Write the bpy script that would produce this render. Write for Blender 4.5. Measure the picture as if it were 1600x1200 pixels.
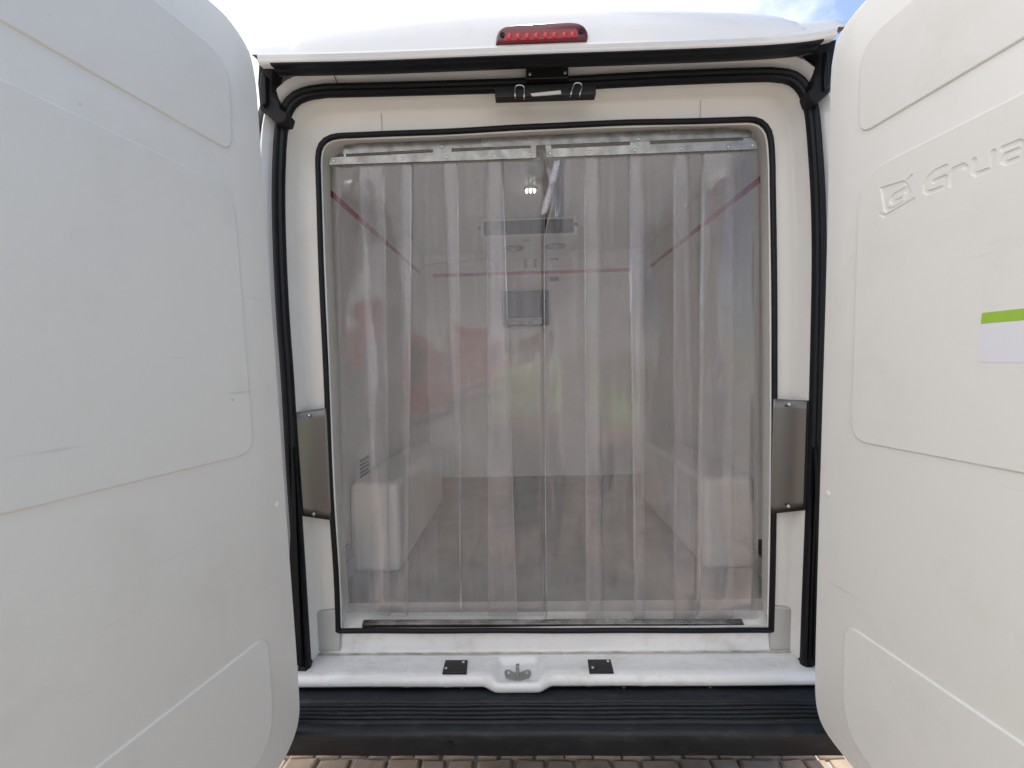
import bpy, bmesh, math, random
from mathutils import Vector, Matrix
random.seed(7)
sc = bpy.context.scene
for o in list(bpy.data.objects): bpy.data.objects.remove(o)

# ------------------------------------------------------------------ camera
F = 700.0                                   # focal length in photo pixels (1600 wide)
def nz(v): return Vector(v).normalized()
Yv = nz((19, 27, F)); Xv = Vector((25000, 580, -700)).normalized()
Xv = (Xv - Yv * Xv.dot(Yv)).normalized()
Zv = Yv.cross(Xv)
if Zv.y < 0: Zv = -Zv
CAM = Vector((0, 0, 1.5))
cam_d = bpy.data.cameras.new('camera'); cam = bpy.data.objects.new('camera', cam_d)
sc.collection.objects.link(cam); sc.camera = cam
cam_d.sensor_width = 36; cam_d.lens = F / 1600 * 36; cam_d.clip_start = 0.02; cam_d.clip_end = 500
R = Matrix(((Xv.x, Xv.y, -Xv.z), (Yv.x, Yv.y, -Yv.z), (Zv.x, Zv.y, -Zv.z)))
cam.matrix_world = Matrix.Translation(CAM) @ R.to_4x4()
sc.render.resolution_x = 1024; sc.render.resolution_y = 768

# ------------------------------------------------------------------ world / sun / exposure
SUN_EL, SUN_AZ = 56.0, 1.5                  # azimuth measured from +Y (beyond the van) towards +X
w = bpy.data.worlds.new('World'); sc.world = w; w.use_nodes = True
nt = w.node_tree; nt.nodes.clear()
out = nt.nodes.new('ShaderNodeOutputWorld'); bg = nt.nodes.new('ShaderNodeBackground')
sky = nt.nodes.new('ShaderNodeTexSky'); sky.sky_type = 'NISHITA'; sky.sun_disc = False
sky.sun_elevation = math.radians(SUN_EL); sky.sun_rotation = math.radians(SUN_AZ)
sky.air_density = 1.0; sky.dust_density = 0.6; sky.ozone_density = 1.5
tc = nt.nodes.new('ShaderNodeTexCoord'); mp = nt.nodes.new('ShaderNodeMapping')
mp.inputs['Scale'].default_value = (1.0, 1.0, 1.6); mp.inputs['Location'].default_value = (0.35, 0.2, 0.1)
ns = nt.nodes.new('ShaderNodeTexNoise'); ns.inputs['Scale'].default_value = 2.6
ns.inputs['Detail'].default_value = 9; ns.inputs['Roughness'].default_value = 0.62
# more open blue towards the east (+X)
sep = nt.nodes.new('ShaderNodeSeparateXYZ')
m1 = nt.nodes.new('ShaderNodeMath'); m1.operation = 'MULTIPLY_ADD'; m1.inputs[1].default_value = -1.05; 
cr = nt.nodes.new('ShaderNodeMapRange'); cr.inputs['From Min'].default_value = 0.05; cr.inputs['From Max'].default_value = 0.30
mx = nt.nodes.new('ShaderNodeMix'); mx.data_type = 'RGBA'; mx.inputs['B'].default_value = (9.0, 9.1, 9.4, 1)
L = nt.links.new
L(tc.outputs['Generated'], mp.inputs['Vector']); L(mp.outputs[0], ns.inputs['Vector'])
L(tc.outputs['Generated'], sep.inputs[0]); L(sep.outputs['X'], m1.inputs[0]); L(ns.outputs['Fac'], m1.inputs[2])
L(m1.outputs[0], cr.inputs['Value']); L(cr.outputs[0], mx.inputs['Factor'])
L(sky.outputs[0], mx.inputs['A']); L(mx.outputs['Result'], bg.inputs['Color']); L(bg.outputs[0], out.inputs[0])
bg.inputs['Strength'].default_value = 0.10
sun_d = bpy.data.lights.new('sun', 'SUN'); sun = bpy.data.objects.new('sun', sun_d); sc.collection.objects.link(sun)
sun_d.energy = 3.5; sun_d.angle = math.radians(0.53); sun_d.color = (1, .96, .9)
el, az = math.radians(SUN_EL), math.radians(SUN_AZ)
sdir = Vector((math.sin(az) * math.cos(el), math.cos(az) * math.cos(el), math.sin(el)))
sun.rotation_euler = sdir.to_track_quat('Z', 'Y').to_euler()
vs = sc.view_settings; vs.view_transform = 'Standard'; vs.look = 'None'; vs.gamma = 1; vs.exposure = 0.84
vs.use_curve_mapping = False
sc.render.engine = 'CYCLES'; sc.cycles.transparent_max_bounces = 40; sc.cycles.max_bounces = 10; sc.cycles.diffuse_bounces = 5

# ------------------------------------------------------------------ pixel rays -> points on real planes
def ray(px, py): return R @ Vector((px - 800, 600 - py, -F))
def P(px, py, Y):
    r = ray(px, py); return CAM + r * (Y / r.y)
def PZ(px, py, z):
    r = ray(px, py); return CAM + r * ((z - 1.5) / r.z)
def PX(px, py, x):
    r = ray(px, py); return CAM + r * (x / r.x)

# ------------------------------------------------------------------ materials
def nodes(name):
    m = bpy.data.materials.new(name); m.use_nodes = True; t = m.node_tree
    return m, t, t.nodes['Principled BSDF']
def mat(name, col, rough=.5, metal=0., coat=0., var=.0, vscale=6, bump=0., bscale=400, spec=.5, rvar=0., col2=None,
        emit=None, dirt=0., dscale=(3, 3, 3), dcol=(.3, .25, .18), wave=0.):
    m, t, b = nodes(name); N = t.nodes.new; K = t.links.new
    b.inputs['Base Color'].default_value = (*col, 1); b.inputs['Roughness'].default_value = rough
    b.inputs['Metallic'].default_value = metal; b.inputs['Coat Weight'].default_value = coat
    b.inputs['Specular IOR Level'].default_value = spec
    g = N('ShaderNodeTexCoord')
    cur = None
    if var or col2:
        n = N('ShaderNodeTexNoise'); n.inputs['Scale'].default_value = vscale; n.inputs['Detail'].default_value = 6
        K(g.outputs['Object'], n.inputs['Vector'])
        x = N('ShaderNodeMix'); x.data_type = 'RGBA'
        c2 = col2 or tuple(c * (1 - var) for c in col)
        x.inputs['A'].default_value = (*col, 1); x.inputs['B'].default_value = (*c2, 1)
        r = N('ShaderNodeMapRange'); r.inputs['From Min'].default_value = .35; r.inputs['From Max'].default_value = .68
        K(n.outputs['Fac'], r.inputs['Value']); K(r.outputs[0], x.inputs['Factor']); cur = x.outputs['Result']
    if dirt:
        mp = N('ShaderNodeMapping'); mp.inputs['Scale'].default_value = dscale; K(g.outputs['Object'], mp.inputs['Vector'])
        n = N('ShaderNodeTexNoise'); n.inputs['Scale'].default_value = 1; n.inputs['Detail'].default_value = 10; n.inputs['Roughness'].default_value = .7
        K(mp.outputs[0], n.inputs['Vector'])
        r = N('ShaderNodeMapRange'); r.inputs['From Min'].default_value = .52; r.inputs['From Max'].default_value = .78
        r.inputs['To Max'].default_value = dirt; K(n.outputs['Fac'], r.inputs['Value'])
        x = N('ShaderNodeMix'); x.data_type = 'RGBA'; x.inputs['B'].default_value = (*dcol, 1)
        if cur: K(cur, x.inputs['A'])
        else: x.inputs['A'].default_value = (*col, 1)
        K(r.outputs[0], x.inputs['Factor']); cur = x.outputs['Result']
    if cur: K(cur, b.inputs['Base Color'])
    if rvar:
        n = N('ShaderNodeTexNoise'); n.inputs['Scale'].default_value = 14; n.inputs['Detail'].default_value = 5
        K(g.outputs['Object'], n.inputs['Vector'])
        r = N('ShaderNodeMapRange'); r.inputs['To Min'].default_value = max(0, rough - rvar); r.inputs['To Max'].default_value = rough + rvar
        K(n.outputs['Fac'], r.inputs['Value']); K(r.outputs[0], b.inputs['Roughness'])
    last = None
    if bump:
        n = N('ShaderNodeTexNoise'); n.inputs['Scale'].default_value = bscale; n.inputs['Detail'].default_value = 3
        K(g.outputs['Object'], n.inputs['Vector'])
        bp = N('ShaderNodeBump'); bp.inputs['Strength'].default_value = bump; bp.inputs['Distance'].default_value = .001
        K(n.outputs['Fac'], bp.inputs['Height']); last = bp.outputs[0]
    if wave:
        n = N('ShaderNodeTexNoise'); n.inputs['Scale'].default_value = 3.5; n.inputs['Detail'].default_value = 1
        K(g.outputs['Object'], n.inputs['Vector'])
        bp = N('ShaderNodeBump'); bp.inputs['Strength'].default_value = 1; bp.inputs['Distance'].default_value = wave
        K(n.outputs['Fac'], bp.inputs['Height'])
        if last: K(last, bp.inputs['Normal'])
        last = bp.outputs[0]
    if last: K(last, b.inputs['Normal'])
    if emit:
        b.inputs['Emission Color'].default_value = (*emit[0], 1); b.inputs['Emission Strength'].default_value = emit[1]
    return m

M = {}
M['paint'] = mat('white_van_paint', (.66, .67, .69), .24, coat=.6, rvar=.04, dirt=.10, dscale=(14, 14, 14))
M['sill'] = mat('white_sill_paint', (.70, .705, .715), .26, coat=.6, rvar=.1, dirt=.5, dscale=(9, 22, 9), dcol=(.33, .27, .19))
def door_material(name, col):
    """satin fibreglass liner: fine texture, low waves, faint stains, a few directional scuffs"""
    m = mat(name, col, .42, var=.03, vscale=2.2, bump=.22, bscale=330, dirt=.16, dscale=(5, 5, 5), dcol=(.42, .38, .3), wave=.0012, rvar=.08)
    t = m.node_tree; N = t.nodes.new; K = t.links.new; b = t.nodes['Principled BSDF']
    src = b.inputs['Base Color'].links[0].from_socket
    g = N('ShaderNodeTexCoord')
    for sc_, th, amt, c, rot in (((3, 4, 60), .705, .22, (.28, .27, .27), .35), ((3, 3.5, 45), .725, .22, (.35, .24, .14), .6), ((60, 60, 60), .76, .5, (.25, .2, .15), 0)):
        mp = N('ShaderNodeMapping'); mp.inputs['Scale'].default_value = sc_; mp.inputs['Rotation'].default_value = (rot, 0, 0)
        K(g.outputs['Object'], mp.inputs['Vector'])
        n = N('ShaderNodeTexNoise'); n.inputs['Scale'].default_value = 1.0; n.inputs['Detail'].default_value = 3
        K(mp.outputs[0], n.inputs['Vector'])
        r = N('ShaderNodeMapRange'); r.inputs['From Min'].default_value = th; r.inputs['From Max'].default_value = th + .08; r.inputs['To Max'].default_value = amt
        K(n.outputs['Fac'], r.inputs['Value'])
        x = N('ShaderNodeMix'); x.data_type = 'RGBA'; x.inputs['B'].default_value = (*c, 1)
        K(src, x.inputs['A']); K(r.outputs[0], x.inputs['Factor']); src = x.outputs['Result']
    K(src, b.inputs['Base Color'])
    return m
M['liner'] = door_material('door_liner', (.765, .76, .735))
M['frame'] = mat('cream_frame_liner', (.77, .76, .735), .42, var=.04, vscale=3, bump=.2, bscale=350, rvar=.08, dirt=.15, dscale=(4, 4, 4))
M['ledge'] = mat('shaded_ledge_liner', (.44, .44, .43), .45, bump=.2, bscale=350, rvar=.05)  # liner darkened for the way the ledges face
M['wall'] = mat('white_inside_wall', (.74, .73, .70), .38, var=.05, vscale=2, bump=.1, dirt=.12, rvar=.08)
M['floor'] = mat('grey_resin_floor', (.46, .46, .45), .45, var=.2, vscale=7, bump=.3, bscale=120, rvar=.12, dirt=.3, dscale=(3, 3, 3), dcol=(.2, .19, .17))
M['rubber'] = mat('black_rubber', (.006, .007, .010), .38, rvar=.10, bump=.1, bscale=60, spec=.22)
M['rubber_matt'] = mat('matt_black_rubber', (.008, .008, .010), .6, bump=.2, bscale=200, spec=.25)
M['bumper'] = mat('black_bumper_plastic', (.007, .010, .015), .46, var=.4, vscale=9, bump=.3, bscale=500, rvar=.12, dirt=.30, dscale=(14, 30, 30), dcol=(.08, .08, .08), spec=.4)
M['gap'] = mat('dark_shut_gap', (.006, .007, .008), .6, bump=.1, spec=.15)
M['pad'] = mat('black_plastic_pad', (.012, .012, .013), .35, bump=.1, rvar=.1)
M['screw'] = mat('zinc_screw', (.62, .60, .57), .3, metal=1, rvar=.1)
M['galv'] = mat('galvanised_steel', (.34, .335, .32), .30, metal=.92, col2=(.20, .195, .185), vscale=26, bump=.25, bscale=90, rvar=.14, dirt=.3, dscale=(60, 60, 60), dcol=(.12, .1, .09))
M['stainless'] = mat('brushed_stainless', (.17, .165, .16), .36, metal=1, rvar=.05, bump=.05, bscale=40)
M['catch'] = mat('zinc_catch', (.36, .38, .37), .4, metal=.9, rvar=.1, bump=.2, bscale=100)
M['red_tape'] = mat('red_stripe', (.50, .008, .015), .5, var=.3, vscale=30, bump=.2)
M['red_lens'] = mat('red_lens', (.24, .001, .008), .15, coat=.35, spec=.4, rvar=.04)
M['red_dark'] = mat('dark_red_lens_edge', (.10, .002, .008), .2, coat=.35)
M['red_led'] = mat('red_led_cup', (.50, .006, .012), .2, coat=.4)
M['green'] = mat('lime_sticker', (.33, .55, .055), .45, var=.08, bump=.1)
M['lav'] = mat('pale_sticker', (.74, .745, .80), .4, var=.02, bump=.1)
M['evap'] = mat('white_unit_shell', (.66, .65, .62), .4, bump=.1, var=.05)
M['grille'] = mat('dark_grille', (.02, .022, .027), .5, var=.5, vscale=80, bump=.5, bscale=150)
M['recorder'] = mat('dark_grey_box', (.02, .022, .027), .4, var=.25, vscale=20, bump=.1)
M['label'] = mat('grey_label', (.42, .42, .42), .5, bump=.1)
M['ink'] = mat('label_ink', (.05, .05, .055), .6, bump=.1)
M['hole'] = mat('dark_vent', (.02, .02, .02), .6, bump=.1)
M['led'] = mat('lamp_led', (1, 1, .9), .4, emit=((1, .97, .85), 14.0))
M['lampbody'] = mat('lamp_body', (.6, .6, .58), .4, bump=.1)
M['glass'] = mat('dark_window_glass', (.02, .03, .035), .06, spec=.7, rvar=.02)
M['truckred'] = mat('red_truck_paint', (.42, .03, .025), .3, coat=.5, rvar=.05, dirt=.1)
M['tyre'] = mat('tyre_rubber', (.02, .02, .02), .7, bump=.3, bscale=120)
M['rim'] = mat('wheel_rim', (.45, .45, .46), .4, metal=.8, rvar=.1)
M['skin'] = mat('skin', (.52, .30, .21), .5, bump=.1, var=.08)
M['hair'] = mat('brown_hair', (.05, .03, .02), .6, bump=.6, bscale=200)
M['vest'] = mat('lime_jacket', (.62, .80, .40), .7, var=.12, vscale=14, bump=.4, bscale=80)
M['band'] = mat('silver_band', (.6, .6, .6), .4, bump=.1)
M['trouser'] = mat('dark_trousers', (.05, .055, .06), .8, bump=.4, var=.2)
M['shoe'] = mat('black_shoe', (.02, .02, .02), .5, bump=.2)

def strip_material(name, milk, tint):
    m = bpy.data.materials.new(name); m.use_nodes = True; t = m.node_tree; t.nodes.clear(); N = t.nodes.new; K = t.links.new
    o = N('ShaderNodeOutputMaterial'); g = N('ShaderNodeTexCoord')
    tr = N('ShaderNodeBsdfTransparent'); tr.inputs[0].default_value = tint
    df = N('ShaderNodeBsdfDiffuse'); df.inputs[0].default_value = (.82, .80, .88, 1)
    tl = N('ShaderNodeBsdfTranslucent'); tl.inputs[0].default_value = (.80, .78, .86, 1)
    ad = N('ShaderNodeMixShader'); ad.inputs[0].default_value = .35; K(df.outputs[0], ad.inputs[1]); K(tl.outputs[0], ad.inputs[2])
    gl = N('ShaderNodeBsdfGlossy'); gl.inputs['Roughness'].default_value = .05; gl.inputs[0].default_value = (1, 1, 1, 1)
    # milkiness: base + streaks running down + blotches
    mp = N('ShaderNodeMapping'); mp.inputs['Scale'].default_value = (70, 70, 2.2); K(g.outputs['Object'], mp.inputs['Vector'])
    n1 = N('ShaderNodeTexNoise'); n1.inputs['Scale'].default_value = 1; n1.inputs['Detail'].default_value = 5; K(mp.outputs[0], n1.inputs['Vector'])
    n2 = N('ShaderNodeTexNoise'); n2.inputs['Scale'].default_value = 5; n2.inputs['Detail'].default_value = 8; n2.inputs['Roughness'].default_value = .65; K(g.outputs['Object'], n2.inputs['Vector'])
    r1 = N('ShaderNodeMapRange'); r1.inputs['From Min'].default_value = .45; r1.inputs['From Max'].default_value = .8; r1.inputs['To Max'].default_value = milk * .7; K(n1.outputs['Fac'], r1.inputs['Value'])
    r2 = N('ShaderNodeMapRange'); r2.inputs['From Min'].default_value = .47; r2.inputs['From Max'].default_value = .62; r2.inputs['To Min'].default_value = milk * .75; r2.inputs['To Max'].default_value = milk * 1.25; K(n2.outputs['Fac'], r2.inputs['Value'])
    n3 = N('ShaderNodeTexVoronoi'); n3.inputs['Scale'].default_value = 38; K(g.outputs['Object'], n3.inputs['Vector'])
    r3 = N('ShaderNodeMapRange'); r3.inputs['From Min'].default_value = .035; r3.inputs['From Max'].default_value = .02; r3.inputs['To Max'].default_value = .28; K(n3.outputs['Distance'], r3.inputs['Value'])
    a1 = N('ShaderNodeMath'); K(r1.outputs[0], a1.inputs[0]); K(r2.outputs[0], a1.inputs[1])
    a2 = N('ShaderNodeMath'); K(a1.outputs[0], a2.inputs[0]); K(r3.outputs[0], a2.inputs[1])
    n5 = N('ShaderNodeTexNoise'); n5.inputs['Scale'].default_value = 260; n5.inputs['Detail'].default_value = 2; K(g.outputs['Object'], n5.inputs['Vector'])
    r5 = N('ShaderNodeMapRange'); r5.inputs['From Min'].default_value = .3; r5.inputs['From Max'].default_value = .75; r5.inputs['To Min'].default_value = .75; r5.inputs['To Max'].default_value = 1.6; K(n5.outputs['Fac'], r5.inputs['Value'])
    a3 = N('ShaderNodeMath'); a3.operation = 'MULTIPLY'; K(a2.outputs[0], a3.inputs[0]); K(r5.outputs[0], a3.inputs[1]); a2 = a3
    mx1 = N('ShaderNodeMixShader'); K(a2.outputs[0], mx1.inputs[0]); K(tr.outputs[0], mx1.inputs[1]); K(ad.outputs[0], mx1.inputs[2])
    # soft buckles so reflections bend
    mp2 = N('ShaderNodeMapping'); mp2.inputs['Scale'].default_value = (9, 9, 1.6); K(g.outputs['Object'], mp2.inputs['Vector'])
    n4 = N('ShaderNodeTexNoise'); n4.inputs['Scale'].default_value = 1; n4.inputs['Detail'].default_value = 2; K(mp2.outputs[0], n4.inputs['Vector'])
    bp = N('ShaderNodeBump'); bp.inputs['Strength'].default_value = 1; bp.inputs['Distance'].default_value = .0016; K(n4.outputs['Fac'], bp.inputs['Height'])
    K(bp.outputs[0], gl.inputs['Normal'])
    fr = N('ShaderNodeFresnel'); fr.inputs[0].default_value = 1.5; 
    fm = N('ShaderNodeMath'); fm.operation = 'MULTIPLY'; fm.inputs[1].default_value = .58; K(fr.outputs[0], fm.inputs[0])
    mx2 = N('ShaderNodeMixShader'); K(fm.outputs[0], mx2.inputs[0]); K(mx1.outputs[0], mx2.inputs[1]); K(gl.outputs[0], mx2.inputs[2])
    K(mx2.outputs[0], o.inputs[0]); return m
def edge_material():
    m, t, b = nodes('strip_cut_edge'); b.inputs['Base Color'].default_value = (.85, .85, .88, 1); b.inputs['Roughness'].default_value = .3
    o = t.nodes['Material Output']; tr = t.nodes.new('ShaderNodeBsdfTransparent'); x = t.nodes.new('ShaderNodeMixShader'); x.inputs[0].default_value = .25
    t.links.new(tr.outputs[0], x.inputs[1]); t.links.new(b.outputs[0], x.inputs[2]); t.links.new(x.outputs[0], o.inputs[0]); return m
M['strip_edge'] = edge_material()
M['strip_highlight'] = strip_material('curl_highlight_pvc', .42, (.97, .97, .97, 1))  # extra milk holds the bright reflection on the curl
M['strip'] = strip_material('clear_pvc_strip', .064, (.99, .985, .985, 1))

# ------------------------------------------------------------------ mesh helpers
col = sc.collection
class MB:
    def __init__(s): s.v = []; s.f = []
    def add(s, vs, fs):
        k = len(s.v); s.v += [tuple(v) for v in vs]; s.f += [tuple(i + k for i in f) for f in fs]; return s
    def box(s, a, b):
        (x0, y0, z0), (x1, y1, z1) = a, b
        vs = [(x, y, z) for x in (x0, x1) for y in (y0, y1) for z in (z0, z1)]
        return s.add(vs, [(0, 1, 3, 2), (4, 6, 7, 5), (0, 4, 5, 1), (2, 3, 7, 6), (0, 2, 6, 4), (1, 5, 7, 3)])
    def loft(s, loops, closed=False, cap=False):
        n = len(loops[0]); vs = [v for l in loops for v in l]; fs = []
        for i in range(len(loops) - 1):
            for j in range(n if closed else n - 1):
                k = (j + 1) % n
                fs.append((i * n + j, i * n + k, (i + 1) * n + k, (i + 1) * n + j))
        if cap: fs.append(tuple(reversed(range(n)))); fs.append(tuple((len(loops) - 1) * n + j for j in range(n)))
        return s.add(vs, fs)
    def tube(s, pts, r, seg=10, up=Vector((0, 1, 0)), prof=None, closed=False):
        """sweep a round or given (a,b) profile along pts; a runs across, b along 'up'"""
        pts = [Vector(p) for p in pts]; loops = []; n = len(pts)
        prof = prof or [(r * math.cos(2 * math.pi * k / seg), r * math.sin(2 * math.pi * k / seg)) for k in range(seg)]
        for i, p in enumerate(pts):
            a = pts[max(0, i - 1)]; b = pts[min(n - 1, i + 1)]; t = (b - a).normalized()
            side = t.cross(up)
            if side.length < 1e-4: side = t.cross(Vector((1, 0, 0)))
            side.normalize(); u2 = side.cross(t).normalized()
            loops.append([p + side * q[0] + u2 * q[1] for q in prof])
        return s.loft(loops, closed=True, cap=True)
    def cyl(s, c, axis, r, h, seg=16, r2=None, dome=0):
        c = Vector(c); ax = Vector(axis).normalized(); q = ax.to_track_quat('Z', 'Y'); r2 = r if r2 is None else r2
        def ring(rr, hh): return [c + q @ Vector((rr * math.cos(2 * math.pi * k / seg), rr * math.sin(2 * math.pi * k / seg), hh)) for k in range(seg)]
        loops = [ring(r, 0), ring(r2, h)]
        if dome: loops += [ring(r2 * .75, h + dome * .6), ring(r2 * .35, h + dome)]
        return s.loft(loops, closed=True, cap=True)
    def ball(s, c, rx, ry, rz, seg=14, rings=9):
        c = Vector(c)
        loops = [[c + Vector((rx * math.sin(math.pi * i / rings) * math.cos(2 * math.pi * k / seg), ry * math.sin(math.pi * i / rings) * math.sin(2 * math.pi * k / seg), rz * math.cos(math.pi * i / rings))) for k in range(seg)] for i in range(1, rings)]
        return s.loft(loops, closed=True, cap=True)
    def build(s, name, m, parent=None, sharp=32, bevel=0, sub=0, solid=0, offset=0, bseg=2):
        me = bpy.data.meshes.new(name); me.from_pydata(s.v, [], s.f)
        bm = bmesh.new(); bm.from_mesh(me); bmesh.ops.recalc_face_normals(bm, faces=bm.faces); bm.to_mesh(me); bm.free()
        return finish(name, me, m, parent, sharp, bevel, sub, solid, offset, bseg)
def finish(name, me, m, parent, sharp=32, bevel=0, sub=0, solid=0, offset=0, bseg=2):
    me.materials.append(M[m] if isinstance(m, str) else m)
    me.shade_smooth(); me.set_sharp_from_angle(angle=math.radians(sharp))
    o = bpy.data.objects.new(name, me); col.objects.link(o)
    if solid:
        d = o.modifiers.new('solid', 'SOLIDIFY'); d.thickness = solid; d.offset = offset
    if bevel:
        d = o.modifiers.new('bevel', 'BEVEL'); d.width = bevel; d.segments = bseg; d.limit_method = 'ANGLE'; d.angle_limit = math.radians(35); d.harden_normals = False
    if sub:
        d = o.modifiers.new('sub', 'SUBSURF'); d.levels = sub; d.render_levels = sub
    if parent is not None: adopt(o, parent)
    return o
def adopt(o, parent):
    o.parent = parent
    if parent.type == 'EMPTY': o.matrix_parent_inverse = Matrix.Translation(-Vector(parent.location))
def thing(name, label, cat, loc, group=None):
    o = bpy.data.objects.new(name, None); col.objects.link(o); o.location = loc; o.empty_display_size = .1
    o['label'] = label; o['category'] = cat
    if group: o['group'] = group
    return o
def structure(o): o['kind'] = 'structure'; return o
def chaikin(pts, k=1):
    for _ in range(k):
        q = [pts[0]]
        for a, b in zip(pts, pts[1:]):
            q.append(tuple(.75 * x + .25 * y for x, y in zip(a, b))); q.append(tuple(.25 * x + .75 * y for x, y in zip(a, b)))
        q.append(pts[-1]); pts = q
    return pts
def resample(pts, n):
    pts = [Vector(p) for p in pts]; d = [0]
    for a, b in zip(pts, pts[1:]): d.append(d[-1] + (b - a).length)
    res = []; j = 0
    for i in range(n):
        t = d[-1] * i / (n - 1)
        while j < len(d) - 2 and d[j + 1] < t: j += 1
        s = (t - d[j]) / max(1e-9, d[j + 1] - d[j]); res.append(pts[j].lerp(pts[j + 1], min(1, s)))
    return res
def pxloop(segs, Y, counts):
    out = []
    for s, n in zip(segs, counts):
        r = resample([P(x, y, Y) for x, y in (chaikin(s, 2) if len(s) > 2 else s)], n)
        out += r if not out else r[1:]
    return out
def sstep(a, b, x):
    t = max(0, min(1, (x - a) / (b - a))); return t * t * (3 - 2 * t)
def screw(c, ax, r, parent, m='screw', h=.0015):
    mb = MB(); mb.cyl(c, ax, r, h, 14, r * .92, dome=h * .7)
    o = mb.build('screw', m, parent, sharp=50)
    return o

# ================================================================== GROUND
XC = 0.075                                   # centre line of the van
def pavers():
    mb = MB(); rnd = random.Random(3)
    v = 0; y = -3.2
    rows = []
    while y < 3.4:
        h = .098 + rnd.uniform(-.008, .008); x = -2.6 + rnd.uniform(0, .12)
        while x < 2.8:
            wd = rnd.uniform(.085, .15); j = lambda a=.006: rnd.uniform(-a, a)
            q = [(x + .005 + j(), y + .005 + j()), (x + wd - .005 + j(), y + .005 + j()), (x + wd - .005 + j(), y + h - .005 + j()), (x + .005 + j(), y + h - .005 + j())]
            cx = sum(a for a, b in q) / 4; cy = sum(b for a, b in q) / 4; z = rnd.uniform(-.003, .003)
            def ring(s, zz): return [(cx + (a - cx) * s, cy + (b - cy) * s, zz + (z if zz > -.01 else 0)) for a, b in q]
            mb.loft([ring(1, -.03), ring(1, -.008), ring(.93, -.001), ring(.80, .003)], closed=True)
            mb.add(ring(.80, .003), [(0, 1, 2, 3)])
            x += wd
        y += h
    return mb
mpav = mat('sandstone_setts', (.44, .33, .24), .8, bump=.9, bscale=90, col2=(.24, .18, .14), vscale=4.5, dirt=.5, dscale=(25, 25, 25), dcol=(.14, .11, .09))
structure(pavers().build('paving', mpav, sharp=60))
g = MB().add([(-150, -150, -.012), (150, -150, -.012), (150, 150, -.012), (-150, 150, -.012)], [(0, 1, 2, 3)])
structure(g.build('ground', mat('pale_yard_ground', (.42, .40, .37), .9, var=.5, vscale=2, bump=1, bscale=60)))

# ================================================================== VAN
van = thing('refrigerated_van', 'white refrigerated van seen from behind with both rear doors open and strip curtains inside', 'van', (XC, 1.3, 0))

# --- seal and opening outlines (photo pixels, each laid on its own vertical plane)
S_SEG = [[(478, 1047), (472, 950), (466, 850), (457, 720), (451, 600), (443, 500), (438, 400), (435.5, 300), (438, 232)],
         [(438, 232), (441, 195), (452, 164), (474, 148), (512, 143)],
         [(512, 143), (600, 141), (850, 134), (1000, 125), (1150, 119), (1200, 118)],
         [(1200, 118), (1236, 121), (1256, 140), (1267, 170), (1271, 215)],
         [(1271, 215), (1277, 300), (1279, 400), (1276, 550), (1272, 700), (1266, 850), (1262, 950), (1259, 1047)]]
R_SEG = [[(530, 984), (527, 900), (518, 760), (510, 560), (503, 400), (499, 280)],
         [(499, 280), (498, 240), (507, 222), (525, 214), (560, 213)],
         [(560, 213), (700, 208), (850, 199), (1000, 193), (1145, 190)],
         [(1145, 190), (1182, 189), (1198, 203), (1203, 222), (1205, 260)],
         [(1205, 260), (1207, 400), (1208, 560), (1208, 700), (1205, 900), (1203, 983)]]
R2_SEG = [[(545, 956), (540, 880), (532, 760), (526, 560), (519, 400), (515, 290)],
          [(515, 290), (514, 256), (521, 242), (535, 236), (560, 234)],
          [(560, 234), (700, 228), (850, 220), (1000, 213), (1130, 209)],
          [(1130, 209), (1165, 209), (1180, 218), (1186, 232), (1189, 260)],
          [(1189, 260), (1191, 400), (1193, 560), (1193, 700), (1192, 880), (1191, 952)]]
CNT = [40, 12, 40, 12, 40]
YS, YR, YI = 1.335, 1.402, 1.475
S = pxloop(S_SEG, YS, CNT); Rg = pxloop(R_SEG, YR, CNT); R2 = pxloop(R2_SEG, YI, CNT)
def mixl(A, B, t, Y): return [Vector((a.x + (b.x - a.x) * t, Y, a.z + (b.z - a.z) * t)) for a, b in zip(A, B)]
def offs(A, d, Y):                             # push an open outline outwards (d>0) in XZ
    cx, cz = XC, 1.45; out = []
    for i, a in enumerate(A):
        t = (A[min(len(A) - 1, i + 1)] - A[max(0, i - 1)]); nrm = Vector((-t.z, 0, t.x)).normalized()
        if nrm.dot(Vector((a.x - cx, 0, a.z - cz))) < 0: nrm = -nrm
        p = a + nrm * d; p.y = Y; out.append(p)
    return out
# cream frame panel between door seal and curtain opening
mb = MB(); mb.loft([offs(S, .004, YS - .002), mixl(S, Rg, .10, YS + .012), mixl(S, Rg, .22, YR - .010), mixl(S, Rg, .27, YR - .003), mixl(S, Rg, .34, YR), mixl(S, Rg, .7, YR + .001), Rg])
mb.build('frame_panel', 'frame', van, sharp=40)
# reveal of the curtain opening
ri = offs(Rg, -.006, YR - .004)
mb = MB(); mb.loft([offs(Rg, .002, YR + .002), offs(Rg, -.004, YR - .003), offs(Rg, -.010, YR), mixl(Rg, R2, .55, YR + .02), mixl(Rg, R2, .8, YI - .02), R2])
bl, br, tl_, tr_ = Rg[0], Rg[-1], R2[0], R2[-1]
rev = []
for Yt, tz in ((YR + .002, 0), (YR + .012, .008), (YR + .035, .35), (YI - .015, .75), (YI, 1.0)):
    a = bl.lerp(tl_, tz); b = br.lerp(tr_, tz); a = Vector((a.x - .01, Yt, a.z)); b = Vector((b.x + .01, Yt, b.z))
    rev.append([a.lerp(b, k / 10) for k in range(11)])
mb.loft(rev)
mb.build('opening_reveal', 'frame', van, sharp=40)
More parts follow.
